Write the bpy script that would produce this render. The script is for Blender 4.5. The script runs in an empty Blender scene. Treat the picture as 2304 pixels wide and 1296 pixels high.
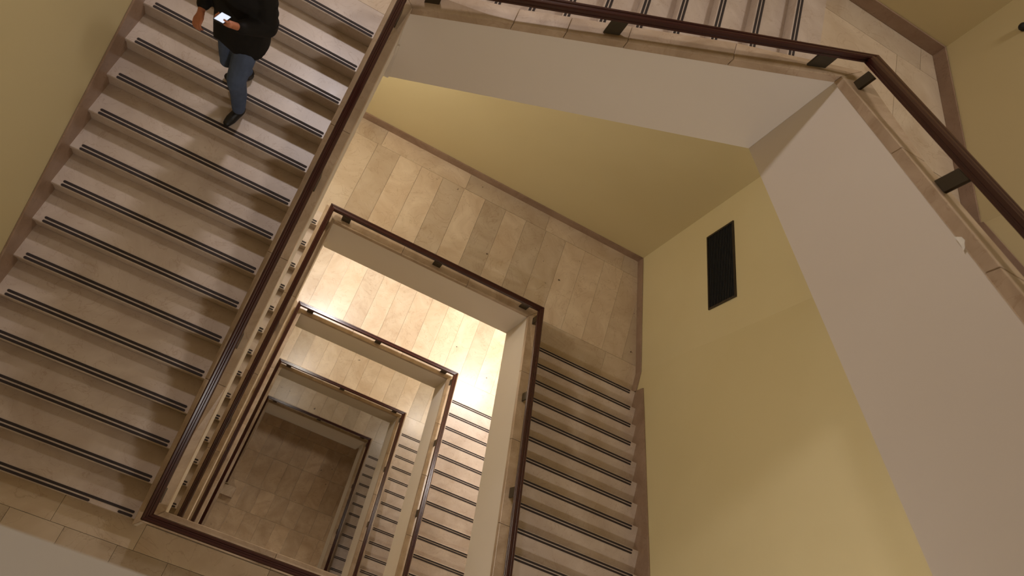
import bpy, bmesh, math, random
from mathutils import Vector, Matrix
random.seed(7)
scene = bpy.context.scene
COL = scene.collection

# ------------------------------------------------------------------ camera
CAM = (0.5208, -0.1965, 7.1561)
cam_d = bpy.data.cameras.new('camera')
cam = bpy.data.objects.new('camera', cam_d)
COL.objects.link(cam)
cam.location = CAM
cam.rotation_euler = (0.3716, -0.3814, 0.3330)
cam_d.sensor_width = 36.0
cam_d.lens = 36.0 * 1561.466 / 2304.0
cam_d.clip_start = 0.02
cam_d.dof.use_dof = True
cam_d.dof.focus_distance = 7.5
cam_d.dof.aperture_fstop = 2.4
scene.camera = cam

# ------------------------------------------------------------------ world, exposure
world = bpy.data.worlds.new('world')
scene.world = world
world.use_nodes = True
world.node_tree.nodes['Background'].inputs[0].default_value = (1.0, 0.86, 0.68, 1)
world.node_tree.nodes['Background'].inputs[1].default_value = 0.02
scene.view_settings.view_transform = 'Standard'
scene.view_settings.look = 'None'
scene.view_settings.gamma = 1.0
scene.view_settings.use_curve_mapping = False
scene.view_settings.exposure = -0.3

# ------------------------------------------------------------------ lamps (fixtures are built at the end)
WARM = (1.0, 0.91, 0.79)
NEUT = (1.0, 0.95, 0.92)
#        x      y      z     watts colour size  direction, label   (z: ceiling or wall point the fixture is fixed to)
DN, NO, SO, EA = (0, 0, -1), (0, 1, 0), (0, -1, 0), (1, 0, 0)
LAMPS = [(-0.98, 6.10, 5.60, 96, (1.0, 0.93, 0.97), 0.46, (0.16, -0.96, -0.23), 'round white wall lamp high above the landing the man came from'),
         (2.60, -2.10, 3.50, 86, NEUT, 0.36, (0.22, 0.97, 0.08), 'round white wall lamp facing the sloping white parapet'),
         (-1.995, 4.65, 0.85, 86, (1.0, 0.92, 0.79), 0.36, EA, 'round white wall lamp under the landing the man came from'),
         (0.30, 5.20, -2.527, 135, NEUT, 0.36, DN, 'round white ceiling lamp under the vented landing, near its stair head'),
         (4.20, 5.15, -2.527, 175, NEUT, 0.36, DN, 'round white ceiling lamp under the vented landing, below the vent'),
         (0.30, 5.20, -6.58, 60, WARM, 0.36, DN, 'round white ceiling lamp under the brightest landing, near its stair head'),
         (4.20, 5.15, -6.58, 78, WARM, 0.36, DN, 'round white ceiling lamp under the brightest landing, by the bent wall'),
         (0.30, 5.20, -10.82, 22, WARM, 0.36, DN, 'round white ceiling lamp under the third landing, near its stair head'),
         (4.20, 5.15, -10.82, 22, WARM, 0.36, DN, 'round white ceiling lamp under the third landing, by the bent wall'),
         (2.00, -1.25, -12.998, 40, WARM, 0.36, DN, 'round white ceiling lamp over the dark ground floor'),
         (3.90, -1.25, -0.612, 25, WARM, 0.36, DN, 'round white ceiling lamp under the landing with the chipped step'),
         (3.90, -1.25, -4.708, 20, WARM, 0.36, DN, 'round white ceiling lamp under the second southern landing'),
         (3.90, 4.90, 9.75, 110, NEUT, 0.80, DN, 'large round fill lamp added on the unseen ceiling of the stairwell'),  # unseen fill lamp, added to brighten the corner landing and upper walls
         (-0.98, 6.10, 1.15, 40, WARM, 0.36, SO, 'round white wall lamp facing the flight under the man')]
for (x, y, z, w, c, s, d, lab) in LAMPS:
    l = bpy.data.lights.new('lamp_light', 'AREA')
    l.shape = 'DISK'; l.size = s; l.energy = w; l.color = c
    o = bpy.data.objects.new('lamp_light', l)
    COL.objects.link(o)
    dv = Vector(d).normalized()
    o.location = Vector((x, y, z)) + dv * 0.175
    o.rotation_euler = Vector((0, 0, -1)).rotation_difference(dv).to_euler()

# ------------------------------------------------------------------ materials
def srgb(r, g, b):
    f = lambda v: (v / 12.92 if v <= 0.04045 else ((v + 0.055) / 1.055) ** 2.4)
    return (f(r / 255), f(g / 255), f(b / 255), 1)

def new_mat(name):
    m = bpy.data.materials.new(name); m.use_nodes = True
    nt = m.node_tree
    return m, nt, nt.nodes, nt.links, nt.nodes['Principled BSDF']

def marble(name, c1, c2, vein, rough=0.3, rand=0.18, scale=2.2, specks=0.0, spec=0.5):
    m, nt, N, L, bs = new_mat(name)
    geo = N.new('ShaderNodeNewGeometry')
    oi = N.new('ShaderNodeObjectInfo')
    # every stone is cut from another place of the block
    cmb = N.new('ShaderNodeCombineXYZ')
    mul = N.new('ShaderNodeMath'); mul.operation = 'MULTIPLY'; mul.inputs[1].default_value = 37.0
    L.new(oi.outputs['Random'], mul.inputs[0]); L.new(mul.outputs[0], cmb.inputs[2])
    add = N.new('ShaderNodeVectorMath'); add.operation = 'ADD'
    L.new(geo.outputs['Position'], add.inputs[0]); L.new(cmb.outputs[0], add.inputs[1])
    n1 = N.new('ShaderNodeTexNoise'); n1.inputs['Scale'].default_value = scale
    n1.inputs['Detail'].default_value = 6; n1.inputs['Roughness'].default_value = 0.6
    n1.inputs['Distortion'].default_value = 1.2
    L.new(add.outputs[0], n1.inputs['Vector'])
    r1 = N.new('ShaderNodeValToRGB')
    r1.color_ramp.elements[0].position = 0.32; r1.color_ramp.elements[0].color = c1
    r1.color_ramp.elements[1].position = 0.68; r1.color_ramp.elements[1].color = c2
    L.new(n1.outputs['Fac'], r1.inputs[0])
    # thin veins
    n2 = N.new('ShaderNodeTexNoise'); n2.inputs['Scale'].default_value = scale * 1.4
    n2.inputs['Detail'].default_value = 5; n2.inputs['Distortion'].default_value = 2.0
    L.new(add.outputs[0], n2.inputs['Vector'])
    ab = N.new('ShaderNodeMath'); ab.operation = 'SUBTRACT'; ab.inputs[1].default_value = 0.5
    L.new(n2.outputs['Fac'], ab.inputs[0])
    ab2 = N.new('ShaderNodeMath'); ab2.operation = 'ABSOLUTE'; L.new(ab.outputs[0], ab2.inputs[0])
    rv = N.new('ShaderNodeValToRGB')
    rv.color_ramp.elements[0].position = 0.0; rv.color_ramp.elements[0].color = (1, 1, 1, 1)
    rv.color_ramp.elements[1].position = 0.012; rv.color_ramp.elements[1].color = (0, 0, 0, 1)
    L.new(ab2.outputs[0], rv.inputs[0])
    vf = N.new('ShaderNodeMath'); vf.operation = 'MULTIPLY'; vf.inputs[1].default_value = 0.35
    L.new(rv.outputs[0], vf.inputs[0])
    mx = N.new('ShaderNodeMixRGB'); mx.inputs[2].default_value = vein
    L.new(vf.outputs[0], mx.inputs[0]); L.new(r1.outputs[0], mx.inputs[1])
    # stone to stone tone
    hv = N.new('ShaderNodeHueSaturation')
    mr = N.new('ShaderNodeMapRange'); mr.inputs['To Min'].default_value = 1 - rand; mr.inputs['To Max'].default_value = 1 + rand * 0.6
    L.new(oi.outputs['Random'], mr.inputs['Value']); L.new(mr.outputs[0], hv.inputs['Value'])
    L.new(mx.outputs[0], hv.inputs['Color'])
    last = hv.outputs[0]
    if specks:
        vo = N.new('ShaderNodeTexNoise'); vo.inputs['Scale'].default_value = 9.0; vo.inputs['Detail'].default_value = 3
        L.new(geo.outputs['Position'], vo.inputs['Vector'])
        rr = N.new('ShaderNodeValToRGB')
        rr.color_ramp.elements[0].position = 0.745 - specks; rr.color_ramp.elements[0].color = (0, 0, 0, 1)
        rr.color_ramp.elements[1].position = 0.77 - specks; rr.color_ramp.elements[1].color = (1, 1, 1, 1)
        L.new(vo.outputs['Fac'], rr.inputs[0])
        m2 = N.new('ShaderNodeMixRGB'); m2.inputs[2].default_value = srgb(70, 52, 38)
        L.new(rr.outputs[0], m2.inputs[0]); L.new(last, m2.inputs[1]); last = m2.outputs[0]
    L.new(last, bs.inputs['Base Color'])
    rm = N.new('ShaderNodeMapRange'); rm.inputs['To Min'].default_value = rough * 0.8; rm.inputs['To Max'].default_value = rough * 1.3
    L.new(n1.outputs['Fac'], rm.inputs['Value']); L.new(rm.outputs[0], bs.inputs['Roughness'])
    bs.inputs['Specular IOR Level'].default_value = spec
    return m

def paint(name, col, col2, rough=0.6, bump=0.06):
    m, nt, N, L, bs = new_mat(name)
    geo = N.new('ShaderNodeNewGeometry')
    n1 = N.new('ShaderNodeTexNoise'); n1.inputs['Scale'].default_value = 0.55; n1.inputs['Detail'].default_value = 3
    L.new(geo.outputs['Position'], n1.inputs['Vector'])
    r1 = N.new('ShaderNodeValToRGB')
    r1.color_ramp.elements[0].position = 0.35; r1.color_ramp.elements[0].color = col2
    r1.color_ramp.elements[1].position = 0.65; r1.color_ramp.elements[1].color = col
    L.new(n1.outputs['Fac'], r1.inputs[0]); L.new(r1.outputs[0], bs.inputs['Base Color'])
    n2 = N.new('ShaderNodeTexNoise'); n2.inputs['Scale'].default_value = 160; n2.inputs['Detail'].default_value = 2
    L.new(geo.outputs['Position'], n2.inputs['Vector'])
    bp = N.new('ShaderNodeBump'); bp.inputs['Strength'].default_value = bump; bp.inputs['Distance'].default_value = 0.004
    L.new(n2.outputs['Fac'], bp.inputs['Height']); L.new(bp.outputs[0], bs.inputs['Normal'])
    bs.inputs['Roughness'].default_value = rough
    return m

def plain(name, col, rough=0.5, metal=0.0, noise=0.15, scale=30, emit=None, spec=0.5):
    m, nt, N, L, bs = new_mat(name)
    geo = N.new('ShaderNodeNewGeometry')
    n1 = N.new('ShaderNodeTexNoise'); n1.inputs['Scale'].default_value = scale; n1.inputs['Detail'].default_value = 3
    L.new(geo.outputs['Position'], n1.inputs['Vector'])
    hv = N.new('ShaderNodeHueSaturation'); hv.inputs['Color'].default_value = col
    mr = N.new('ShaderNodeMapRange'); mr.inputs['To Min'].default_value = 1 - noise; mr.inputs['To Max'].default_value = 1 + noise
    L.new(n1.outputs['Fac'], mr.inputs['Value']); L.new(mr.outputs[0], hv.inputs['Value'])
    L.new(hv.outputs[0], bs.inputs['Base Color'])
    bs.inputs['Roughness'].default_value = rough; bs.inputs['Metallic'].default_value = metal
    bs.inputs['Specular IOR Level'].default_value = spec
    if emit:
        bs.inputs['Emission Color'].default_value = emit[0]; bs.inputs['Emission Strength'].default_value = emit[1]
    return m

M_TREAD = marble('tread_marble', srgb(184, 166, 151), srgb(202, 186, 172), srgb(150, 118, 90), rough=0.34, rand=0.05, scale=2.6)
M_TILE = marble('tile_marble', srgb(188, 166, 140), srgb(208, 190, 166), srgb(150, 118, 86), rough=0.32, rand=0.21, scale=1.8, specks=0.005)
M_GROUND = marble('ground_marble', srgb(158, 130, 100), srgb(182, 156, 126), srgb(110, 84, 62), rough=0.4, rand=0.10, scale=1.8, specks=0.02)
M_COPE = marble('coping_marble', srgb(160, 136, 110), srgb(188, 165, 140), srgb(140, 106, 76), rough=0.34, rand=0.06, scale=2.4)
M_SKIRT = marble('skirting_marble', srgb(134, 108, 88), srgb(156, 130, 110), srgb(104, 78, 60), rough=0.36, rand=0.06, scale=2.4)
M_WALL = paint('yellow_wall_paint', srgb(206, 191, 148), srgb(200, 184, 140))
M_FASC = paint('offwhite_fascia_paint', srgb(222, 212, 200), srgb(218, 207, 194), bump=0.03)
M_FASC_SHADE = paint('shaded_fascia_paint', srgb(176, 170, 160), srgb(170, 164, 154), bump=0.03)  # fascia paint with the dimness at the top landing put into its colour
M_CEIL = paint('ceiling_paint', srgb(226, 216, 198), srgb(222, 210, 190))
M_RAIL = plain('handrail_lacquer', srgb(56, 25, 20), rough=0.26, noise=0.12, scale=8)
M_BRONZE = plain('dark_bronze', srgb(58, 48, 30), rough=0.42, metal=0.35, noise=0.15)
M_STRIP = plain('grip_rubber', srgb(46, 36, 34), rough=0.75, noise=0.2)
M_VENT = plain('vent_black', srgb(14, 13, 12), rough=0.6)
M_VFRAME = plain('vent_frame_metal', srgb(62, 52, 40), rough=0.4, metal=0.5)
M_LAMP = plain('lamp_white', srgb(235, 230, 220), rough=0.4)
M_GLOW = plain('lamp_glass', srgb(255, 240, 215), rough=0.3, emit=((1.0, 0.85, 0.65, 1), 3.0))
M_JACKET = plain('dark_jacket_cloth', srgb(27, 25, 24), rough=0.8, noise=0.3, scale=25, spec=0.2)
M_JEANS = plain('blue_denim', srgb(78, 90, 116), rough=0.85, noise=0.3, scale=14, spec=0.2)
M_SHOE = plain('black_shoe_leather', srgb(14, 13, 13), rough=0.5)
M_SKIN = plain('skin', srgb(176, 112, 82), rough=0.5, noise=0.08)
M_HAIR = plain('dark_hair', srgb(30, 22, 18), rough=0.6, noise=0.3, scale=60)
M_PHONE = plain('phone_body', srgb(26, 26, 36), rough=0.3)
M_SCREEN = plain('phone_screen', srgb(180, 190, 220), rough=0.2, noise=0.02, emit=((0.80, 0.87, 1.0, 1), 1.1))
M_PAPER = plain('paper_white', srgb(235, 230, 220), rough=0.8)
M_EYE = plain('eye_white', srgb(225, 220, 212), rough=0.3)
M_LIP = plain('lip_skin', srgb(150, 84, 70), rough=0.5)

# ------------------------------------------------------------------ helpers
def mesh_obj(name, verts, faces, mat, parent=None, bevel=0.0, smooth=False):
    me = bpy.data.meshes.new(name)
    me.from_pydata([tuple(v) for v in verts], [], faces)
    bm = bmesh.new(); bm.from_mesh(me)
    bmesh.ops.recalc_face_normals(bm, faces=bm.faces)
    if bevel:
        bmesh.ops.bevel(bm, geom=list(bm.edges), offset=bevel, segments=1, affect='EDGES', clamp_overlap=True)
    bm.to_mesh(me); bm.free()
    if smooth:
        for p in me.polygons: p.use_smooth = True
    me.materials.append(mat)
    o = bpy.data.objects.new(name, me)
    COL.objects.link(o)
    if parent: o.parent = parent
    return o

def tag(o, label=None, cat=None, group=None, kind=None):
    if label: o['label'] = label
    if cat: o['category'] = cat
    if group: o['group'] = group
    if kind: o['kind'] = kind
    return o

def empty(name, loc=(0, 0, 0)):
    o = bpy.data.objects.new(name, None)
    o.empty_display_size = 0.2
    COL.objects.link(o)
    return o          # kept at the origin: the parts carry world coordinates

BOXF = [(0, 1, 2, 3), (7, 6, 5, 4), (0, 4, 5, 1), (1, 5, 6, 2), (2, 6, 7, 3), (3, 7, 4, 0)]
def box(name, x0, x1, y0, y1, z0, z1, mat, parent=None, bevel=0.0):
    v = [(x0, y0, z0), (x1, y0, z0), (x1, y1, z0), (x0, y1, z0), (x0, y0, z1), (x1, y0, z1), (x1, y1, z1), (x0, y1, z1)]
    return mesh_obj(name, v, BOXF, mat, parent, bevel)

def prism(name, poly, z0, z1, mat, parent=None, bevel=0.0):
    n = len(poly)
    zz = lambda z, p: z(p) if callable(z) else z
    v = [(p[0], p[1], zz(z0, p)) for p in poly] + [(p[0], p[1], zz(z1, p)) for p in poly]
    f = [tuple(range(n)), tuple(range(n, 2 * n))] + [(i, (i + 1) % n, n + (i + 1) % n, n + i) for i in range(n)]
    return mesh_obj(name, v, f, mat, parent, bevel)

# ------------------------------------------------------------------ measured layout
W0X, L0Y = 3.06, 4.195          # void east and north faces, upper storey
WSH, WSH0 = -0.035, -0.025
WX, LY = 3.025, 4.145           # the same below
WWALL, NWALL, SWALL, EWALL = -1.995, 6.10, -2.10, 5.057
KINK_Y, NE_X = 4.20, 4.604      # the east wall bends inwards along the north landings
def xwall(y):
    return EWALL if y <= KINK_Y else EWALL + (NE_X - EWALL) * (y - KINK_Y) / (NWALL - KINK_Y)
PW = 0.165                      # parapet thickness
CB = 0.2533                     # coping underside above a landing
FB = -0.6105                    # fascia underside below a landing
Z_NW, Z_NE, Z_SUP = 2.13, 3.563, 6.10
ZL = [None, -1.9145, -5.967, -10.209, -14.513]
ZS = [0.0, -4.097, -8.15, -12.39]
ZG = -15.90
ZTOP = 9.75

# ------------------------------------------------------------------ room shell
def wall(name, poly, label):
    o = prism(name, poly, ZG - 0.3, ZTOP, M_WALL)
    return tag(o, label, 'wall', kind='structure')
T = 0.25
wall('wall_west', [(WWALL - T, SWALL - T), (WWALL, SWALL - T), (WWALL, NWALL + T), (WWALL - T, NWALL + T)],
     'cream yellow painted wall beside the flight the man descends')
wall('wall_north', [(WWALL, NWALL), (NE_X + T, NWALL), (NE_X + T, NWALL + T), (WWALL, NWALL + T)],
     'yellow painted wall behind the wide level landing')
wall('wall_east', [(EWALL, SWALL - T), (EWALL + T, SWALL - T), (EWALL + T, KINK_Y), (EWALL, KINK_Y)],
     'yellow painted wall rising beside the flight below the black vent')
wall('wall_northeast', [(EWALL, KINK_Y), (EWALL + T, KINK_Y), (NE_X + T, NWALL), (NE_X, NWALL)],
     'angled yellow painted wall that holds the black vent')
wall('wall_south', [(WWALL, SWALL - T), (EWALL, SWALL - T), (EWALL, SWALL), (WWALL, SWALL)],
     'cream yellow painted wall opposite the wide landings')
tag(box('ceiling', WWALL - T, EWALL + T, SWALL - T, NWALL + T, ZTOP, ZTOP + 0.2, M_CEIL), 'pale painted ceiling closing the top of the stairwell', 'ceiling', kind='structure')

# ------------------------------------------------------------------ floors made of marble tiles
def clip_tile(x0, x1, y0, y1):
    """rectangle clipped to the straight and the bent part of the east wall"""
    poly = [(x0, y0), (x1, y0), (x1, y1), (x0, y1)]
    sl = (NE_X - EWALL) / (NWALL - KINK_Y)
    for dist in (lambda p: EWALL - 0.001 - p[0], lambda p: EWALL + sl * (p[1] - KINK_Y) - 0.001 - p[0]):
        out = []
        for i, p in enumerate(poly):
            q = poly[(i + 1) % len(poly)]
            dp, dq = dist(p), dist(q)
            if dp >= 0: out.append(p)
            if (dp >= 0) != (dq >= 0):
                t = dp / (dp - dq); out.append((p[0] + (q[0] - p[0]) * t, p[1] + (q[1] - p[1]) * t))
        poly = out
        if len(poly) < 3: return None
    w = max(p[0] for p in poly) - x0
    return poly if w > 0.015 else None

def tile(parent, x0, x1, y0, y1, z, mat=M_TILE, gap=0.0015):
    poly = clip_tile(x0 + gap, x1 - gap, y0 + gap, y1 - gap)
    if not poly: return
    dz = random.uniform(-0.0012, 0.0008)
    prism('tile', poly, z - 0.03, z + dz, mat, parent)

def cuts(lo, hi, first, step):
    k = math.ceil((lo - first) / step + 1e-6)
    xs = [lo]
    while first + k * step < hi - 0.04:
        if first + k * step > lo + 0.04: xs.append(first + k * step)
        k += 1
    return xs + [hi]

def north_landing(z, label, ynose_w, yE):
    """level landing over the whole north side"""
    y0 = LY + PW + 0.01
    fl = prism('floor', [(WWALL, LY + 0.002), (WSH - PW - 0.001, LY + 0.002), (WSH - PW - 0.001, LY + PW + 0.001), (WX + PW + 0.001, LY + PW + 0.001), (WX + PW + 0.001, LY - 0.2), (EWALL, LY - 0.2), (EWALL, KINK_Y), (NE_X, NWALL), (WWALL, NWALL)], z + FB, z - 0.03, M_FASC)
    tag(fl, label, 'floor', kind='structure')
    for a, b in zip(*(lambda c: (c[:-1], c[1:]))(cuts(WWALL, 5.1, 0.73, 0.3655))):
        tile(fl, a, b, y0, 5.79, z)
    for a, b in zip(*(lambda c: (c[:-1], c[1:]))(cuts(WWALL, 5.1, 0.046, 1.428))):
        tile(fl, a, b, 5.79, NWALL - 0.001, z)
    xe = WX + PW + 0.012
    for a, b in ((xe, 4.465), (4.465, 5.1)):
        tile(fl, a, b, yE, y0, z)
    # baseboards
    bz = 0.15
    prism('baseboard', [(WWALL, NWALL - 0.018), (NE_X - 0.004, NWALL - 0.018), (NE_X - 0.004, NWALL), (WWALL, NWALL)], z, z + bz, M_SKIRT, fl, 0.002)
    prism('baseboard', [(NE_X - 0.018, NWALL - 0.018), (EWALL - 0.018, KINK_Y), (EWALL - 0.018, yE), (EWALL, yE), (EWALL, KINK_Y), (NE_X, NWALL - 0.018)], z, z + bz, M_SKIRT, fl, 0.002)
    prism('baseboard', [(WWALL, ynose_w), (WWALL + 0.018, ynose_w), (WWALL + 0.018, NWALL - 0.018), (WWALL, NWALL - 0.018)], z, z + bz, M_SKIRT, fl, 0.002)
    return fl

def south_landing(z, label, ynose):
    fl = box('floor', WWALL, EWALL, SWALL, -0.12, z + FB, z - 0.03, M_FASC)
    tag(fl, label, 'floor', kind='structure')
    # border tiles next to the bottom nosing, then rows of tiles
    for a, b in ((WWALL, -0.82), (-0.82, -0.118)): tile(fl, a, b, -0.35, ynose, z)
    for a, b in ((-0.118, 1.02), (1.02, 2.2), (2.2, 3.2)): tile(fl, a, b, -0.35, -0.127, z)
    for a, b in ((3.2, 4.1), (4.1, EWALL)): tile(fl, a, b, -0.35, ynose, z)
    j = [WWALL, -1.60, -1.148, -0.697, -0.25, 0.192, 0.64, 1.09, 1.54, 1.99, 2.44, 2.89, 3.34, 3.79, 4.24, 4.69, EWALL]
    for a, b in zip(j[:-1], j[1:]):
        tile(fl, a, b, -0.80, -0.35, z)
    for r in range(3):
        y1 = -0.80 - r * 0.45; y0 = max(SWALL, y1 - 0.45)
        for a, b in zip(*(lambda c: (c[:-1], c[1:]))(cuts(WWALL, EWALL, 0.192 + 0.2 * (r % 2), 0.45))):
            tile(fl, a, b, y0, y1, z)
    box('baseboard', WWALL, EWALL, SWALL, SWALL + 0.018, z, z + 0.15, M_SKIRT, fl, 0.002)
    box('baseboard', WWALL, WWALL + 0.018, SWALL + 0.018, ynose, z, z + 0.15, M_SKIRT, fl, 0.002)
    box('baseboard', EWALL - 0.018, EWALL, SWALL + 0.018, ynose, z, z + 0.15, M_SKIRT, fl, 0.002)
    return fl

# ------------------------------------------------------------------ stair flights
def strip_mesh(length, width=0.022, thick=0.004):
    """rounded anti-slip strip lying along x, centred"""
    r = width / 2; pts = []
    for k in range(7):
        a = -math.pi / 2 + math.pi * k / 6
        pts.append((length / 2 - r + r * math.cos(a), r * math.sin(a)))
    for k in range(7):
        a = math.pi / 2 + math.pi * k / 6
        pts.append((-length / 2 + r + r * math.cos(a), r * math.sin(a)))
    n = len(pts)
    v = [(x, y, 0) for x, y in pts] + [(x, y, thick) for x, y in pts]
    f = [tuple(reversed(range(n))), tuple(range(n, 2 * n))] + [(i, (i + 1) % n, n + (i + 1) % n, n + i) for i in range(n)]
    me = bpy.data.meshes.new('grip_strip'); me.from_pydata(v, [], f); me.materials.append(M_STRIP)
    return me

def step_block(name, c0, c1, a0, a1, z, depth, axis, mat, parent):
    """c = across range, a0 = nosing edge, a1 = back; axis 'y' or 'x' is the walking axis"""
    s = 1 if a1 > a0 else -1
    b = 0.006
    prof = [(a0 + s * 0.012, z - depth), (a0 + s * 0.012, z - 0.034), (a0 + s * 0.004, z - 0.034), (a0, z - 0.030), (a0, z - b), (a0 + s * b, z), (a1, z), (a1, z - depth)]
    n = len(prof)
    if axis == 'y':
        v = [(c0, p, q) for p, q in prof] + [(c1, p, q) for p, q in prof]
    else:
        v = [(p, c0, q) for p, q in prof] + [(p, c1, q) for p, q in prof]
    f = [tuple(range(n)), tuple(range(n, 2 * n))] + [(i, (i + 1) % n, n + (i + 1) % n, n + i) for i in range(n)]
    return mesh_obj(name, v, f, mat, parent)

def flight(label, axis, c0, c1, s0, s1, noses, zs, tail, chip=False):
    """axis: walking axis.  c0,c1: stone width across.  s0,s1: grip strip ends across.
    noses: nosing positions from the lowest step up, zs: tread heights, tail: extra depth of the last tread."""
    root = empty('stair_flight')
    tag(root, label, 'staircase')
    up = 1 if noses[1] > noses[0] else -1
    me = strip_mesh(abs(s1 - s0))
    for i, (a, z) in enumerate(zip(noses, zs)):
        b = noses[i + 1] if i + 1 < len(noses) else a + up * tail
        st = step_block('step', c0, c1, a, b + up * 0.011, z, 0.33, axis, M_TREAD, root)
        for k, off in enumerate((0.0205, 0.055)):
            segs = [(me, (s0 + s1) / 2)]
            if chip and i == 0 and k == 0:
                lo, hi = min(s0, s1), max(s0, s1)
                segs = [(strip_mesh(-0.61 - lo), (lo - 0.61) / 2), (strip_mesh(hi + 0.37), (hi - 0.37) / 2)]
            for mm, c in segs:
                g = bpy.data.objects.new('grip_strip', mm); COL.objects.link(g); g.parent = st
                if axis == 'y': g.location = (c, a + up * off, z - 0.0005)
                else:
                    g.location = (a + up * off, c, z - 0.0005); g.rotation_euler = (0, 0, math.pi / 2)
    return root

def side_prism(name, side, o0, o1, path, zlo, zhi, mat, parent, m0=1, m1=1, wx=WX, ly=LY, s_y=0.0, bevel=0.0):
    return sweep(name, side, [(o0, zlo), (o1, zlo), (o1, zhi), (o0, zhi)], path, mat, parent, m0, m1, wx, ly, s_y, bevel)

def sweep(name, side, section, path, mat, parent, m0=1, m1=1, wx=WX, ly=LY, s_y=0.0, bevel=0.0, smooth=False):
    """section: list of (offset outwards from the void face, z above the path) ;
    path: list of (s, z) along y for W/E sides and along x for N/S sides; ends are mitred by m0/m1.
    A section z may be a pair (z at start, z at end)."""
    n = len(section); v = []
    for k, (s, z) in enumerate(path):
        t = k / (len(path) - 1)
        for (o, dz) in section:
            d = dz if not isinstance(dz, tuple) else dz[0] + (dz[1] - dz[0]) * t
            ss = s
            if k == 0: ss = s - m0 * o + 0.0008 * m0
            if k == len(path) - 1: ss = s + m1 * o - 0.0008 * m1
            if side == 'W': p = (s_y - o, ss, z + d)
            elif side == 'E': p = (wx + o, ss, z + d)
            elif side == 'N': p = (ss, ly + o, z + d)
            else: p = (ss, s_y - o, z + d)
            v.append(p)
    f = [tuple(range(n)), tuple(range((len(path) - 1) * n, len(path) * n))]
    for k in range(len(path) - 1):
        for i in range(n):
            j = (i + 1) % n
            f.append((k * n + i, k * n + j, (k + 1) * n + j, (k + 1) * n + i))
    return mesh_obj(name, v, f, mat, parent, bevel, smooth)

RAIL_SEC = [(-.033, -.070), (.033, -.070), (.033, -.052), (.029, -.048), (.029, -.042), (.036, -.036), (.036, -.012), (.027, 0.0),
            (.011, 0.0), (.006, -.007), (-.006, -.007), (-.011, 0.0), (-.027, 0.0), (-.036, -.012), (-.036, -.036), (-.029, -.042), (-.029, -.048), (-.033, -.052)]
RAIL_O, RAIL_TOP = 0.076, 0.292

def zat(path, s):
    for (a, za), (b, zb) in zip(path[:-1], path[1:]):
        if a - 1e-6 <= s <= b + 1e-6: return za + (zb - za) * (s - a) / (b - a)
    return path[0][1] if s < path[0][0] else path[-1][1]

def balustrade(side, path, low, labels, brackets, wx=WX, ly=LY, s_y=0.0, m0=1, m1=1, joints=None, fmat=None, pw=PW):
    """parapet with marble coping (one thing) and the handrail on its brackets (another). path = coping underside line."""
    par = empty('parapet'); tag(par, labels[0], 'parapet', 'painted parapets around the stairwell')
    # painted body: a strip between the low line and the coping underside
    n = len(path)
    sec_path = path
    v = []
    for k, ((s, z), (s2, zl)) in enumerate(zip(path, low)):
        for (o, zz) in ((0.0, zl), (pw, zl), (pw, z), (0.0, z)):
            ss = s
            if k == 0: ss = s - m0 * o + 0.0008 * m0
            if k == n - 1: ss = s + m1 * o - 0.0008 * m1
            if side == 'W': v.append((s_y - o, ss, zz))
            elif side == 'E': v.append((wx + o, ss, zz))
            elif side == 'N': v.append((ss, ly + o, zz))
            else: v.append((ss, s_y - o, zz))
    f = [(0, 1, 2, 3), tuple(range(4 * (n - 1), 4 * n))]
    for k in range(n - 1):
        for i in range(4):
            j = (i + 1) % 4
            f.append((4 * k + i, 4 * k + j, 4 * k + 4 + j, 4 * k + 4 + i))
    mesh_obj('fascia', v, f, fmat or M_FASC, par)
    # coping stones
    s_a, s_b = path[0][0], path[-1][0]
    m = max(1, round((s_b - s_a) / 1.05))
    js = joints or [s_a + (s_b - s_a) * i / m for i in range(1, m)]
    pts = [s_a] + js + [s_b]
    for a, b in zip(pts[:-1], pts[1:]):
        g0 = 0 if a == s_a else 0.0015; g1 = 0 if b == s_b else 0.0015
        sub = [(a + g0, zat(path, a))] + [p for p in path if a + .01 < p[0] < b - .01] + [(b - g1, zat(path, b))]
        side_prism('coping', side, -0.014, pw + 0.006, sub, 0.0, 0.078, M_COPE, par, m0 if a == s_a else 0, m1 if b == s_b else 0, wx, ly, s_y, 0.004)
    # handrail
    hr = empty('handrail'); tag(hr, labels[1], 'handrail', 'brown handrails around the stairwell')
    sec = [(RAIL_O + o, RAIL_TOP + z) for o, z in RAIL_SEC]
    sweep('rail', side, sec, path, M_RAIL, hr, m0, m1, wx, ly, s_y)
    for s in brackets:
        sub = [(s - 0.06, zat(path, s - 0.06)), (s + 0.06, zat(path, s + 0.06))]
        br = sweep('bracket', side, [(.044, 0.0805), (.064, 0.0805), (.064, 0.226), (.044, 0.226)], sub, M_BRONZE, hr, 0, 0, wx, ly, s_y, 0.002)
    return par, hr

# ---- upper storey -------------------------------------------------
NB = [0.116, 1.49, 2.88]
EB = [0.12, 1.40, 2.70, 4.05]
# flight the man walks on
h = Z_NW / 15
ny = [-0.125 + 0.30 * i for i in range(15)]
flight('marble stair flight the man walks down, its bottom grip strip chipped', 'y', WWALL + 0.003, -PW - 0.004 + WSH0, -1.9051, -0.2433, ny, [h * (i + 1) for i in range(15)], 0.30, chip=True)
balustrade('W', [(0.0, CB), (L0Y, 2.5155)], [(0.0, CB - 0.52), (L0Y, 2.5155 - 0.52)],
           ('off-white parapet with marble coping beside the walking man', 'dark brown handrail running beside the walking man'), EB, ly=L0Y, s_y=WSH0)
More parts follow.
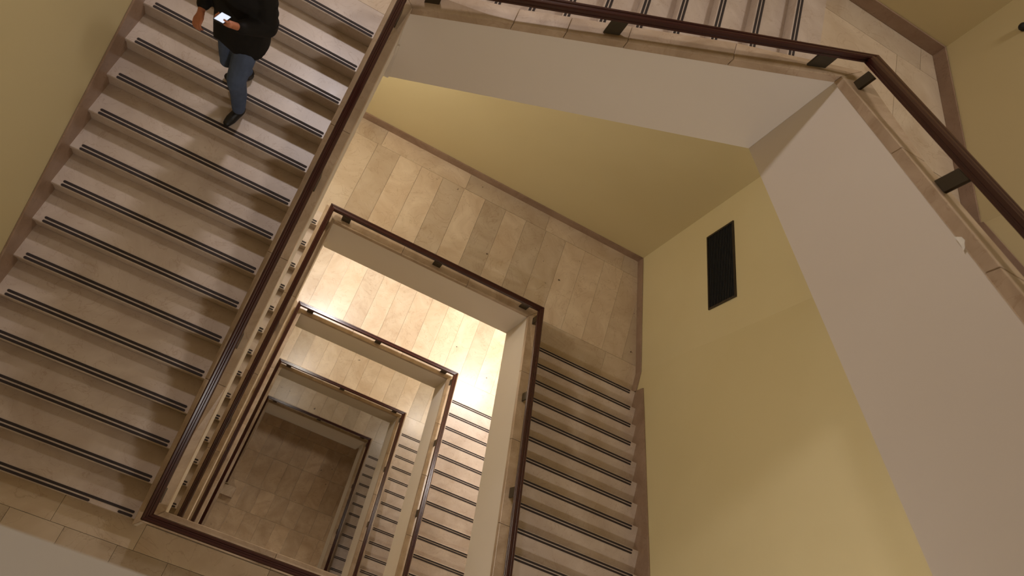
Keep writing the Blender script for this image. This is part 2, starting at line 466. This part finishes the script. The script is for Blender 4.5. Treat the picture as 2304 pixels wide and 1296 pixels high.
# north flight coming down from the corner landing
hn = (Z_NE - Z_NW) / 10
nx = [0.2713 + 0.30 * i for i in range(10)]
flight('marble stair flight rising from the landing behind the man to the corner landing', 'x', L0Y + PW + 0.004, NWALL - 0.003, 4.46, 5.96, nx, [Z_NW + hn * (i + 1) for i in range(10)], 0.30)
balustrade('N', [(WSH0, 2.5155), (W0X, 4.0859)], [(WSH0, 1.6145), (W0X, 3.1159)],
           ('off-white parapet sloping above the yellow wall of the wide landing', 'dark brown handrail sloping up to the corner landing'), NB, ly=L0Y, joints=[0.78, 1.18, 1.62, 2.35])
# east flight climbing towards the photographer
he = (Z_SUP - Z_NE) / 17
ey = [4.05 - 0.29 * i for i in range(17)]
SUY = -0.27
flight('uppermost marble stair flight climbing from the corner landing along the yellow wall', 'y', W0X + PW + 0.004, EWALL - 0.003, 3.32, 4.95, ey, [Z_NE + he * (i + 1) for i in range(17)], 0.30)
zc = lambda y: 4.0859 + (L0Y - y) * 0.5165
zf = lambda y: 3.1159 + (L0Y - y) * 0.5279
parE, _ = balustrade('E', [(SUY, zc(SUY)), (L0Y, zc(L0Y))], [(SUY, zf(SUY)), (L0Y, zf(L0Y))],
           ('broad off-white parapet of the uppermost flight with a chipped paint edge', 'thick dark brown handrail of the uppermost flight'), [0.1, 1.4, 2.69, 4.05], wx=W0X, ly=L0Y)
chip_pts = [(2.245, -.006), (2.224, .024), (2.196, .027), (2.178, .016), (2.150, .004), (2.136, -.012), (2.165, -.006), (2.20, -.004)]
cv = [(W0X - .0145, y, zc(y) + d) for y, d in chip_pts] + [(W0X - .012, y, zc(y) + d) for y, d in chip_pts]
cn = len(chip_pts)
tag(mesh_obj('paint_chip', cv, [tuple(range(cn)), tuple(range(cn, 2 * cn))] + [(i, (i + 1) % cn, cn + (i + 1) % cn, cn + i) for i in range(cn)], M_PAPER, parE), 'white chipped spot in the coping edge')
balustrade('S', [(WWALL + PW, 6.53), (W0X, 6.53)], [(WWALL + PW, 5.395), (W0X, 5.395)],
           ('parapet edge of the top landing, painted darker as shade, over the chipped bottom step', 'brown handrail of the top landing'), [0.9, 2.3], wx=W0X, s_y=SUY, m0=0, m1=1, fmat=M_FASC_SHADE)
# small landing behind the man
fl = box('floor', WWALL, -0.004, ny[-1] + 0.1, NWALL, 1.62, Z_NW - 0.03, M_FASC)
tag(fl, 'pale marble landing at the head of the flight the man descends', 'floor', kind='structure')
ya = ny[-1] + 0.3
for a, b in ((WWALL, -1.10), (-1.10, -0.0)):
    tile(fl, a, b, ya + 0.012, 5.05, Z_NW); tile(fl, a, b, 5.05, NWALL, Z_NW)
tile(fl, 0.0, nx[0] + 0.01, L0Y + PW + 0.006, 5.05, Z_NW); tile(fl, 0.0, nx[0] + 0.01, 5.05, NWALL, Z_NW)
box('baseboard', WWALL, nx[0], NWALL - 0.018, NWALL, Z_NW, Z_NW + 0.15, M_SKIRT, fl, 0.002)
box('baseboard', WWALL, WWALL + 0.018, ny[-1] + 0.2, NWALL - 0.018, Z_NW, Z_NW + 0.15, M_SKIRT, fl, 0.002)
# corner landing
fl = prism('floor', [(nx[-1] + 0.25, L0Y + 0.01), (xwall(L0Y), ey[0] + 0.0), (EWALL, KINK_Y), (NE_X, NWALL), (nx[-1] + 0.25, NWALL)], 3.12, Z_NE - 0.03, M_FASC)
tag(fl, 'beige marble corner landing between the two upper flights', 'floor', kind='structure')
xa = nx[-1] + 0.30
xin = W0X + PW + 0.012
tile(fl, xa + 0.012, 3.245, L0Y + PW + 0.01, NWALL, Z_NE)
for a, b in ((3.245, 4.15), (4.15, 5.1)):
    tile(fl, a, b, 4.62, 5.78, Z_NE)
tile(fl, 3.245, 4.44, 5.78, NWALL, Z_NE); tile(fl, 4.44, 5.1, 5.78, NWALL, Z_NE)
tile(fl, xin, 4.0, ey[0] - 0.01, 4.62, Z_NE); tile(fl, 4.0, 5.1, ey[0] - 0.01, 4.62, Z_NE)
box('baseboard', xa, NE_X - 0.004, NWALL - 0.018, NWALL, Z_NE, Z_NE + 0.135, M_SKIRT, fl, 0.002)
prism('baseboard', [(NE_X - 0.018, NWALL - 0.018), (EWALL - 0.018, KINK_Y), (EWALL, KINK_Y), (NE_X, NWALL - 0.018)], Z_NE, Z_NE + 0.135, M_SKIRT, fl, 0.002)

# top landing on which the photographer stands
fl = box('floor', WWALL, EWALL, SWALL, SUY - PW - 0.002, 5.40, Z_SUP - 0.03, M_FASC)
tag(fl, 'marble top landing above the chipped bottom step', 'floor', kind='structure')
for r in range(4):
    y1 = SUY - PW - 0.01 - r * 0.42; y0 = max(SWALL, y1 - 0.42)
    for a, b in zip(*(lambda c: (c[:-1], c[1:]))(cuts(WWALL, EWALL, 0.2 * (r % 2), 0.6))):
        tile(fl, a, b, y0, y1, Z_SUP)

# soffit slabs under flights + sloping skirting boards
def soffit(root, side, o0, o1, s0, z0, s1, z1, wx, ly, thick=0.26, s_y=0.0):
    sweep('soffit', side, [(o0, 0.0), (o1, 0.0), (o1, thick), (o0, thick)], [(s0, z0), (s1, z1)], M_CEIL, root, 0, 0, wx, ly, s_y)
def skirting(root, axis, wallpos, sgn, s0, z0, s1, z1, hgt=0.36, name='skirting_board'):
    """sloping board along a wall, s0 < s1, z = its top edge"""
    w = 0.018
    if axis == 'y':
        a, b = sorted((wallpos + sgn * .0015, wallpos + sgn * w))
        v = [(a, s0, z0 - hgt), (b, s0, z0 - hgt), (b, s1, z1 - hgt), (a, s1, z1 - hgt), (a, s0, z0), (b, s0, z0), (b, s1, z1), (a, s1, z1)]
    else:
        a, b = sorted((wallpos + sgn * .0015, wallpos + sgn * w))
        v = [(s0, a, z0 - hgt), (s1, a, z1 - hgt), (s1, b, z1 - hgt), (s0, b, z0 - hgt), (s0, a, z0), (s1, a, z1), (s1, b, z1), (s0, b, z0)]
    return mesh_obj(name, v, BOXF, M_SKIRT, root, 0.002)
flights = {o['label']: o for o in COL.objects if o.name.startswith('stair_flight')}
def find(txt): return [o for k, o in flights.items() if txt in k][0]
r = find('man walks down')
soffit(r, 'W', PW + .004 - WSH0, -WWALL - .004, 0.0, -0.30, L0Y, 1.68, W0X, L0Y, 0.15)
skirting(r, 'y', WWALL, 1, -0.13, 0.335, 4.15, 2.335)
r = find('behind the man to')
soffit(r, 'N', PW + .002, NWALL - L0Y - .003, 0.0, 1.6145, W0X, 3.1159, W0X, L0Y)
skirting(r, 'x', NWALL, -1, nx[0], 2.42, xa, Z_NE + 0.145)
r = find('uppermost marble')
soffit(r, 'E', PW + .002, EWALL - W0X - .003, SUY, zf(SUY), ey[0], zf(ey[0]), W0X, L0Y, 0.34)
skirting(r, 'y', EWALL, -1, ey[-1], Z_SUP + 0.15, KINK_Y, Z_NE + 0.16)

# ---- storeys below ------------------------------------------------
ORD = ['first', 'second', 'third', 'lowest']
south_landing(0.0, 'beige marble landing at the foot of the man\'s flight', ny[0] + 0.011)
balustrade('S', [(WSH0, CB), (WX, CB)], [(WSH0, FB), (WX, FB)],
           ('parapet with marble coping at the foot of the man\'s flight', 'dark brown handrail at the foot of the man\'s flight'), [0.9, 2.2], joints=[0.994, 2.0], pw=0.118)
NLAB = ['wide marble landing beside the yellow wall with the black vent', 'brightly lit cream marble landing below the vented wall',
        'tan marble landing one floor below the brightly lit one', 'dim brown marble landing just above the dark ground floor']
ELAB = ['marble stair flight along the yellow wall below the black vent', 'brightly lit marble stair flight joining the brightest landing',
        'marble stair flight one floor below the brightly lit flight', 'dim brown marble stair flight nearest the dark ground floor']
for k in range(1, 5):
    z, zs_up = ZL[k], ZS[k - 1]
    # east flight from the southern landing down to this northern landing
    n = 14; he = (zs_up - z) / n
    yE = 3.854
    ey = [yE - 0.30 * i for i in range(n)]
    root = flight(ELAB[k - 1], 'y', WX + PW + 0.004, EWALL - 0.003, 3.30, 4.955, ey, [z + he * (i + 1) for i in range(n)], 0.30)
    yk = 0.243
    path = [(0.0, zs_up + CB), (yk, zs_up + CB), (LY, z + CB)]
    low = [(0.0, zs_up + FB), (yk, zs_up + FB), (LY, z + FB)]
    balustrade('E', path, low, ('off-white parapet of the ' + ELAB[k - 1].replace('marble stair flight', 'flight'),
                                'brown handrail of the ' + ELAB[k - 1].replace('marble stair flight', 'flight')), EB)
    soffit(root, 'E', PW + .002, EWALL - WX - .003, yk, zs_up + FB, yE, z + FB + (LY - yE) * 0.46, WX, LY)
    pitch = he / 0.30
    skirting(root, 'y', EWALL, -1, -0.05, z + he + (yE + 0.05) * pitch + 0.22, yE + 0.02, z + he + 0.22 - 0.02 * pitch)
    # northern landing
    nw = -0.085 if k < 4 else None
    north_landing(z, NLAB[k - 1], 4.115, yE + 0.011 - 0.02)
    balustrade('N', [(WSH, z + CB), (WX, z + CB)], [(WSH, z + FB), (WX, z + FB)] if k < 4 else [(WSH, ZG), (WX, ZG)],
               ('off-white parapet edge of the ' + NLAB[k - 1], 'brown handrail edging the ' + NLAB[k - 1]), NB)
    # west flight from this landing down
    WLAB = ['marble stair flight glimpsed under the man\'s flight', 'marble stair flight dropping from the brightest landing',
            'marble stair flight two floors under the man\'s flight', 'short marble stair flight reaching the dark ground floor'][k - 1]
    if k < 4:
        zb = ZS[k]; n = 15
        wy = [-0.085 + 0.30 * i for i in range(n)]
    else:
        zb = ZG; n = 9
        wy = [4.115 - 0.30 * (n - 1 - i) for i in range(n)]
    hw = (z - zb) / n
    root = flight(WLAB, 'y', WWALL + 0.003, -PW - 0.004 + WSH, -1.9051, -0.2433, wy, [zb + hw * (i + 1) for i in range(n)], LY + PW + 0.012 - wy[-1])
    if k < 4:
        balustrade('W', [(0.0, zb + CB), (LY, z + CB)], [(0.0, zb + CB - 0.52), (LY, z + CB - 0.52)],
                   ('narrow off-white parapet of the ' + WLAB.replace('marble stair ', ''), 'brown handrail of the ' + WLAB.replace('marble stair ', '')), EB, s_y=WSH)
        soffit(root, 'W', PW + .002, -WWALL - .004 + WSH, 0.0, zb + hw * 1.283 - 0.5, LY, zb + hw + (LY + 0.085) * hw / 0.3 - 0.5, WX, LY, 0.15, WSH)
        south_landing(zb, 'marble landing on the %s storey below the man\'s flight' % ORD[k - 1], wy[0] + 0.011)
        balustrade('S', [(WSH, zb + CB), (WX, zb + CB)], [(WSH, zb + FB), (WX, zb + FB)],
                   ('off-white parapet of the landing on the %s storey below' % ORD[k - 1], 'brown handrail of the landing on the %s storey below' % ORD[k - 1]), [0.9, 2.2])
    else:
        balustrade('W', [(1.775, zb + 0.32), (LY, z + CB)], [(1.775, ZG), (LY, ZG)],
                   ('parapet of the short flight ending at a square block', 'brown handrail of the short flight above the ground floor'), [2.7, 4.0], m0=0, s_y=WSH)
    skirting(root, 'y', WWALL, 1, wy[0], zb + hw + 0.22, wy[-1], z + 0.22)

# ground floor
fl = box('floor', WWALL, EWALL, SWALL, NWALL, ZG - 0.25, ZG - 0.03, M_FASC)
tag(fl, 'dark brown marble ground floor at the bottom of the stairwell', 'floor', kind='structure')
rows = [SWALL, -1.45, -0.55, 0.36, 1.26, 2.00, 2.95, 3.85, 4.75, 5.6, NWALL]
offs = [0.0, 0.2, 0.35, 0.32, 0.42, 0.37, 0.38, 0.1, 0.25, 0.0]
for r_, (y0, y1) in enumerate(zip(rows[:-1], rows[1:])):
    for a, b in zip(*(lambda c: (c[:-1], c[1:]))(cuts(WWALL, EWALL, offs[r_], 0.465))):
        tile(fl, a, b, y0, y1, ZG, M_GROUND, 0.002)
# square end block of the lowest parapet
nb = empty('newel_block'); tag(nb, 'low square marble block ending the parapet on the ground floor', 'newel')
box('block', -0.19, 0.20, 1.48, 1.74, ZG, ZG + 0.26, M_COPE, nb, 0.006)
box('cap', -0.198, 0.22, 1.46, 1.76, ZG + 0.26, ZG + 0.32, M_COPE, nb, 0.008)
box('plinth', -0.198, 0.225, 1.455, 1.765, ZG, ZG + 0.06, M_SKIRT, nb, 0.004)

# ------------------------------------------------------------------ black vent in the yellow wall
def skew(y, off=0.0):
    """point on the bent part of the east wall, off = distance into the room"""
    nrm = Vector((1.9, 0.453, 0)).normalized()
    return Vector((xwall(y), y, 0)) - nrm * off
ve = empty('wall_vent'); tag(ve, 'long black slatted vent set low in the yellow wall', 'vent')
VY0, VY1, VZ0, VZ1 = 4.643, 5.72, -0.065, 0.51
def vbox(name, ya, yb, za, zb, d0, d1, mat, parent, bevel=0.0):
    a0, a1, b0, b1 = skew(ya, d0), skew(ya, d1), skew(yb, d0), skew(yb, d1)
    v = [(a0.x, a0.y, za), (a1.x, a1.y, za), (b1.x, b1.y, za), (b0.x, b0.y, za), (a0.x, a0.y, zb), (a1.x, a1.y, zb), (b1.x, b1.y, zb), (b0.x, b0.y, zb)]
    return mesh_obj(name, v, BOXF, mat, parent, bevel)
vbox('backing', VY0, VY1, VZ0, VZ1, 0.001, 0.004, M_VENT, ve)
fw = 0.022
vbox('frame', VY0, VY1, VZ0, VZ0 + fw, 0.004, 0.02, M_VFRAME, ve)
vbox('frame', VY0, VY1, VZ1 - fw, VZ1, 0.004, 0.02, M_VFRAME, ve)
vbox('frame', VY0, VY0 + fw, VZ0 + fw, VZ1 - fw, 0.004, 0.02, M_VFRAME, ve)
vbox('frame', VY1 - fw, VY1, VZ0 + fw, VZ1 - fw, 0.004, 0.02, M_VFRAME, ve)
ns = 16
for i in range(ns):
    zz = VZ0 + fw + (VZ1 - VZ0 - 2 * fw) * (i + 0.5) / ns
    vbox('slat', VY0 + fw, VY1 - fw, zz - 0.004, zz + 0.004, 0.004, 0.016, M_VENT, ve)

# dark round fitting on the wall above the corner landing
wf = empty('wall_fixture'); tag(wf, 'small black round fitting on the wall above the corner landing', 'fitting')
def lathe(name, prof, mat, parent, loc, direction=(0, 0, 1), seg=20):
    q = Vector((0, 0, 1)).rotation_difference(Vector(direction).normalized())
    v, f = [], []
    for (r, z) in prof:
        for k in range(seg):
            a = 2 * math.pi * k / seg
            v.append(Vector(loc) + q @ Vector((r * math.cos(a), r * math.sin(a), z)))
    for i in range(len(prof) - 1):
        for k in range(seg):
            k2 = (k + 1) % seg
            f.append((i * seg + k, i * seg + k2, (i + 1) * seg + k2, (i + 1) * seg + k))
    f.append(tuple(range(seg))); f.append(tuple(range((len(prof) - 1) * seg, len(prof) * seg)))
    return mesh_obj(name, v, f, mat, parent, smooth=True)
kp = skew(5.765, 0.0); kp.z = 4.38
nrm_in = (-1.9, -0.453, 0)
lathe('base', [(0.036, 0.0), (0.036, 0.008), (0.032, 0.011)], M_VENT, wf, kp, nrm_in)
lathe('knob', [(0.02, 0.010), (0.032, 0.02), (0.035, 0.03), (0.028, 0.042), (0.012, 0.048)], M_VENT, wf, kp, nrm_in)

# ------------------------------------------------------------------ lamp fixtures
for (x, y, z, w, c, s, d, lab) in LAMPS:
    la = empty('wall_lamp' if d[2] > -0.5 else 'ceiling_lamp'); tag(la, lab, 'lamp', 'round lamps of the stairwell')
    r = s / 2 + 0.03
    lathe('base', [(r * 0.8, 0.0), (r, 0.01), (r, 0.05), (r * 0.9, 0.06)], M_LAMP, la, (x, y, z), d)
    lathe('shade', [(r * 0.92, 0.06), (r * 0.9, 0.10), (r * 0.7, 0.14), (r * 0.35, 0.16)], M_GLOW, la, (x, y, z), d)

# ------------------------------------------------------------------ scraps of paper on the treads
for i, (x, y, k, s) in enumerate([(-1.62, 3.60, 12, .018), (-1.55, 3.58, 12, .02), (-1.30, 3.30, 11, .03), (-1.29, 3.24, 11, .036), (-1.26, 3.22, 11, .02), (-1.14, 3.21, 11, .018), (-1.36, 3.33, 11, .016)]):
    zt = Z_NW / 15 * k
    a = random.uniform(0, 3)
    pts = [(x + s * .5 * math.cos(a + t) * random.uniform(.6, 1.1), y + s * .5 * math.sin(a + t) * random.uniform(.6, 1.1)) for t in (0, 1.3, 2.4, 3.7, 5.0)]
    o = prism('paper_scrap', pts, zt + 0.0005, zt + 0.003, M_PAPER)
    tag(o, 'tiny white scrap of paper littering the treads beside the man', 'litter', 'white scraps on the treads')

# ------------------------------------------------------------------ the man
def round_cone(bm, p0, r0, p1, r1, seg=14):
    p0, p1 = Vector(p0), Vector(p1)
    d = p1 - p0; ln = d.length
    for p, r in ((p0, r0), (p1, r1)):
        bmesh.ops.create_icosphere(bm, subdivisions=2, radius=r, matrix=Matrix.Translation(p))
    if ln > 1e-4:
        q = Vector((0, 0, 1)).rotation_difference(d.normalized()).to_matrix().to_4x4()
        bmesh.ops.create_cone(bm, cap_ends=True, segments=seg, radius1=r0, radius2=r1, depth=ln, matrix=Matrix.Translation((p0 + p1) / 2) @ q)

def ellipsoid(bm, c, r, rot=None):
    m = Matrix.Translation(c)
    if rot: m = m @ rot
    bmesh.ops.create_icosphere(bm, subdivisions=3, radius=1.0, matrix=m @ Matrix.Diagonal((r[0], r[1], r[2], 1)))

def blob(name, build, voxel, mat, parent, smooth_it=4):
    bm = bmesh.new(); build(bm)
    me = bpy.data.meshes.new(name); bm.to_mesh(me); bm.free()
    o = bpy.data.objects.new(name, me); COL.objects.link(o)
    rm = o.modifiers.new('rm', 'REMESH'); rm.mode = 'VOXEL'; rm.voxel_size = voxel; rm.use_smooth_shade = True
    sm = o.modifiers.new('sm', 'SMOOTH'); sm.iterations = smooth_it; sm.factor = 0.5
    dg = bpy.context.evaluated_depsgraph_get()
    nm = bpy.data.meshes.new_from_object(o.evaluated_get(dg))
    o.modifiers.clear(); o.data = nm; bpy.data.meshes.remove(me)
    nm.materials.clear(); nm.materials.append(mat)
    for p in nm.polygons: p.use_smooth = True
    o.name = name
    if parent: o.parent = parent
    return o

man = empty('person')
tag(man, 'person in a dark jacket and jeans walking downstairs, looking at a lit phone', 'person')
V = Vector
zt10, zt11 = Z_NW / 15 * 11, Z_NW / 15 * 12
HIP = V((-1.035, 3.27, 2.52))
NECK = V((-1.03, 3.20, 3.085))
HEAD = V((-1.035, 3.125, 3.25))
hipL, hipR = HIP + V((.085, -.01, 0)), HIP + V((-.085, .0, 0))        # his left is towards +x
kneeL, ankL = V((-.965, 3.045, 2.125)), V((-.955, 3.095, zt10 + .09))
kneeR, ankR = V((-1.10, 3.19, 2.16)), V((-1.03, 3.37, zt11 + .10))
shL, shR = V((-.865, 3.22, 3.0)), V((-1.205, 3.20, 3.0))
elL, wrL = V((-.815, 3.18, 2.735)), V((-.925, 2.965, 2.865))
elR, wrR = V((-1.275, 3.25, 2.735)), V((-1.265, 3.11, 2.70))
# phone and the hands around it
PH = V((-1.018, 2.905, 2.945))                     # phone centre
ph_u = V((0.0, -.92, .39)).normalized()            # long side, away from him
ph_v = V((1.0, 0.0, 0.0))
ph_n = -ph_u.cross(ph_v)
if ph_n.z < 0: ph_n = -ph_n

def finger(bm, pts, r):
    for i, (a, b) in enumerate(zip(pts[:-1], pts[1:])):
        round_cone(bm, a, r[i], b, r[i + 1], 8)

def build_body(bm):
    # head, face, neck
    ellipsoid(bm, HEAD + V((0, 0.012, 0.02)), (.074, .095, .105))
    ellipsoid(bm, HEAD + V((0, -.035, -.065)), (.055, .06, .055))
    round_cone(bm, HEAD + V((0, .02, -.06)), .056, NECK + V((0, .01, -.03)), .062)
    round_cone(bm, HEAD + V((0, -.088, .012)), .010, HEAD + V((0, -.106, -.022)), .015, 8)      # nose
    for s in (-1, 1):
        ellipsoid(bm, HEAD + V((s * .076, .015, -.005)), (.010, .022, .032))                     # ears
    # trunk
    for s in (-1, 1):
        round_cone(bm, HIP + V((s * .06, 0, 0)), .105, V((HIP.x + s * .05, 3.245, 2.72)), .095)
        round_cone(bm, V((HIP.x + s * .05, 3.245, 2.72)), .095, V((HIP.x + s * .085, 3.22, 2.95)), .10)
    round_cone(bm, shL, .06, shR, .06); round_cone(bm, NECK, .06, V((-1.03, 3.21, 3.0)), .09)
    # legs
    for hp, kn, an in ((hipL, kneeL, ankL), (hipR, kneeR, ankR)):
        round_cone(bm, hp, .09, kn, .055); round_cone(bm, kn, .055, an, .038)
    for an, d in ((ankL, V((-.02, -.07, -.05))), (ankR, V((-.06, -.045, -.055)))):
        round_cone(bm, an - V((0, 0, .04)), .03, an + d, .022)
    # arms
    for sh, el, wr in ((shL, elL, wrL), (shR, elR, wrR)):
        round_cone(bm, sh, .056, el, .043); round_cone(bm, el, .043, wr, .028)
    # left hand: palm at the right edge of the phone, fingers under it, thumb on top
    palm = PH + ph_v * .046 - ph_n * .024 - ph_u * .018
    round_cone(bm, wrL, .027, palm, .025)
    for q in (-.026, -.009, .009, .026):
        round_cone(bm, palm + ph_u * q * .7 + ph_v * .012, .017, palm + ph_u * q - ph_v * .010, .014, 8)
    for i, q in enumerate((-.032, -.011, .010, .030)):
        root_ = palm + ph_u * q - ph_v * .012
        c0 = PH + ph_u * (q - .006)
        finger(bm, [root_, c0 + ph_v * .004 - ph_n * .019, c0 - ph_v * .036 - ph_n * .014, c0 - ph_v * (.045, .046, .045, .043)[i] + ph_n * .003], [.0105, .0098, .0090, .0075])
    finger(bm, [palm + ph_u * .018 + ph_n * .008, PH + ph_v * .046 + ph_u * .022 + ph_n * .004, PH + ph_v * .024 + ph_u * .032 + ph_n * .0145], [.014, .0112, .0088])
    # right hand, relaxed
    pr = wrR + V((.012, -.06, -.028))
    round_cone(bm, wrR, .027, pr, .026)
    for s in (-.03, -.01, .01, .03):
        round_cone(bm, pr + V((s * .5, 0, s * .45)), .017, pr + V((s * .8, -.03, -.012 + s * .55)), .013, 8)
    for i, s in enumerate((-.032, -.011, .010, .030)):
        ln = (.036, .044, .048, .044)[i]
        b = pr + V((s * .85, -.034, -.014 + s * .55))
        k1 = b + V((.004, -ln * .75, -ln * .55)); k2 = k1 + V((.010, -ln * .15, -ln * .72)); k3 = k2 + V((.010, ln * .25, -ln * .45))
        finger(bm, [b, k1, k2, k3], [.0105, .0098, .0088, .0075])
    finger(bm, [pr + V((.018, -.004, .016)), pr + V((.034, -.034, .006)), pr + V((.036, -.060, -.014))], [.013, .0108, .0085])

body = blob('body', build_body, 0.0058, M_SKIN, man, 3)

def build_jeans(bm):
    for s in (-1, 1):
        round_cone(bm, HIP + V((s * .05, 0, .06)), .115, HIP + V((s * .06, 0, -.05)), .115)
    for hp, kn, an in ((hipL, kneeL, ankL), (hipR, kneeR, ankR)):
        mid = hp.lerp(kn, .5) + V((0, -.01, 0))
        round_cone(bm, hp, .108, mid, .092); round_cone(bm, mid, .092, kn, .076)
        m2 = kn.lerp(an, .5) + V((0, .016, 0))
        round_cone(bm, kn, .076, m2, .068); round_cone(bm, m2, .068, an + V((0, -.004, .02)), .056)
        ellipsoid(bm, kn + V((0, -.035, -.03)), (.055, .05, .05))
blob('jeans', build_jeans, 0.009, M_JEANS, man, 3)

def build_jacket(bm):
    # boxy jacket reaching the upper thigh
    secs = [(2.36, -1.03, 3.255, .205, .175), (2.50, -1.03, 3.255, .205, .175), (2.66, -1.03, 3.245, .195, .165), (2.82, -1.03, 3.23, .200, .155), (2.95, -1.035, 3.215, .200, .140), (3.04, -1.035, 3.205, .15, .105), (3.10, -1.033, 3.20, .085, .085)]
    seg = 36; rings = []
    for j, (z, cx, cy, rx, ry) in enumerate(secs):
        ring = []
        for k in range(seg):
            a = 2 * math.pi * k / seg
            c, s = math.cos(a), math.sin(a)
            e = 0.8
            x = cx + rx * math.copysign(abs(c) ** e, c); y = cy + ry * math.copysign(abs(s) ** e, s)
            zz = z
            if j == 0:   # hem: open at the front, the left front panel hangs lowest
                if s < -.2:
                    if x < cx + .02: zz += .13 * max(0, 1 - abs((x - (cx - .06)) / .11))
                    else: zz -= .03 * max(0, 1 - abs((x - (cx + .07)) / .09))
                zz += .02 * math.sin(3 * a)
            ring.append(bm.verts.new((x, y, zz)))
        rings.append(ring)
    for a, b in zip(rings[:-1], rings[1:]):
        for k in range(seg):
            bm.faces.new((a[k], a[(k + 1) % seg], b[(k + 1) % seg], b[k]))
    bm.faces.new(list(reversed(rings[0]))); bm.faces.new(rings[-1])
    # collar, sleeves
    round_cone(bm, NECK + V((0, .03, -.03)), .075, NECK + V((0, .025, .025)), .07)
    for sh, el, wr in ((shL, elL, wrL), (shR, elR, wrR)):
        m1 = sh.lerp(el, .5)
        round_cone(bm, sh + V((0, 0, -.01)), .086, m1, .082); round_cone(bm, m1, .082, el, .078)
        end = el.lerp(wr, .93)
        m2 = el.lerp(end, .5)
        round_cone(bm, el, .078, m2, .066); round_cone(bm, m2, .066, end, .050)
        for t in (.2, .5, .8):
            q = sh.lerp(el, t); ellipsoid(bm, q, (.09, .085, .03))
blob('jacket', build_jacket, 0.009, M_JACKET, man, 4)

for an, d, zt in ((ankL, V((-.035, -.17, 0)), zt10), (ankR, V((-.13, -.10, 0)), zt11)):
    def build_shoe(bm, an=an, d=d, zt=zt):
        u = d.normalized()
        heel = V((an.x, an.y, zt + .048)) - u * .022
        ball = V((an.x, an.y, zt + .040)) + u * .10
        toe = V((an.x, an.y, zt + .036)) + u * .145
        round_cone(bm, heel, .044, ball, .044); round_cone(bm, ball, .044, toe, .034)
        round_cone(bm, heel + V((0, 0, .03)), .046, V((an.x, an.y, zt + .095)), .048)
        bmesh.ops.bisect_plane(bm, geom=bm.verts[:] + bm.edges[:] + bm.faces[:], plane_co=(0, 0, zt + .004), plane_no=(0, 0, 1), clear_inner=True)
        es = [e for e in bm.edges if e.is_boundary]
        bmesh.ops.holes_fill(bm, edges=es)
    blob('shoe', build_shoe, 0.006, M_SHOE, man, 2)

def build_hair(bm):
    ellipsoid(bm, HEAD + V((0, .030, .042)), (.082, .092, .095))
    ellipsoid(bm, HEAD + V((0, .055, -.01)), (.074, .065, .075))
blob('hair', build_hair, 0.008, M_HAIR, man, 2)
for s in (-1, 1):
    bmx = bmesh.new(); bmesh.ops.create_uvsphere(bmx, u_segments=12, v_segments=8, radius=.012, matrix=Matrix.Translation(HEAD + V((s * .030, -.080, .012))))
    me = bpy.data.meshes.new('eye'); bmx.to_mesh(me); bmx.free(); me.materials.append(M_EYE)
    o = bpy.data.objects.new('eye', me); COL.objects.link(o); o.parent = man
bmx = bmesh.new(); ellipsoid(bmx, HEAD + V((0, -.088, -.062)), (.024, .009, .007))
me = bpy.data.meshes.new('mouth'); bmx.to_mesh(me); bmx.free(); me.materials.append(M_LIP)
o = bpy.data.objects.new('mouth', me); COL.objects.link(o); o.parent = man

# phone in his left hand
ph = empty('smartphone'); tag(ph, 'lit smartphone held in the left hand of the walking person', 'phone')
def obox(name, c, u, v, n, du, dv, dn, mat, parent, bevel=0.0):
    vs = []
    for sn in (-1, 1):
        for su, sv in ((-1, -1), (1, -1), (1, 1), (-1, 1)):
            vs.append(c + u * su * du + v * sv * dv + n * sn * dn)
    return mesh_obj(name, vs, BOXF, mat, parent, bevel)
obox('case', PH, ph_u, ph_v, ph_n, .068, .036, .0045, M_PHONE, ph, .003)
obox('screen', PH + ph_n * .0048, ph_u, ph_v, ph_n, .060, .032, .0006, M_SCREEN, ph)
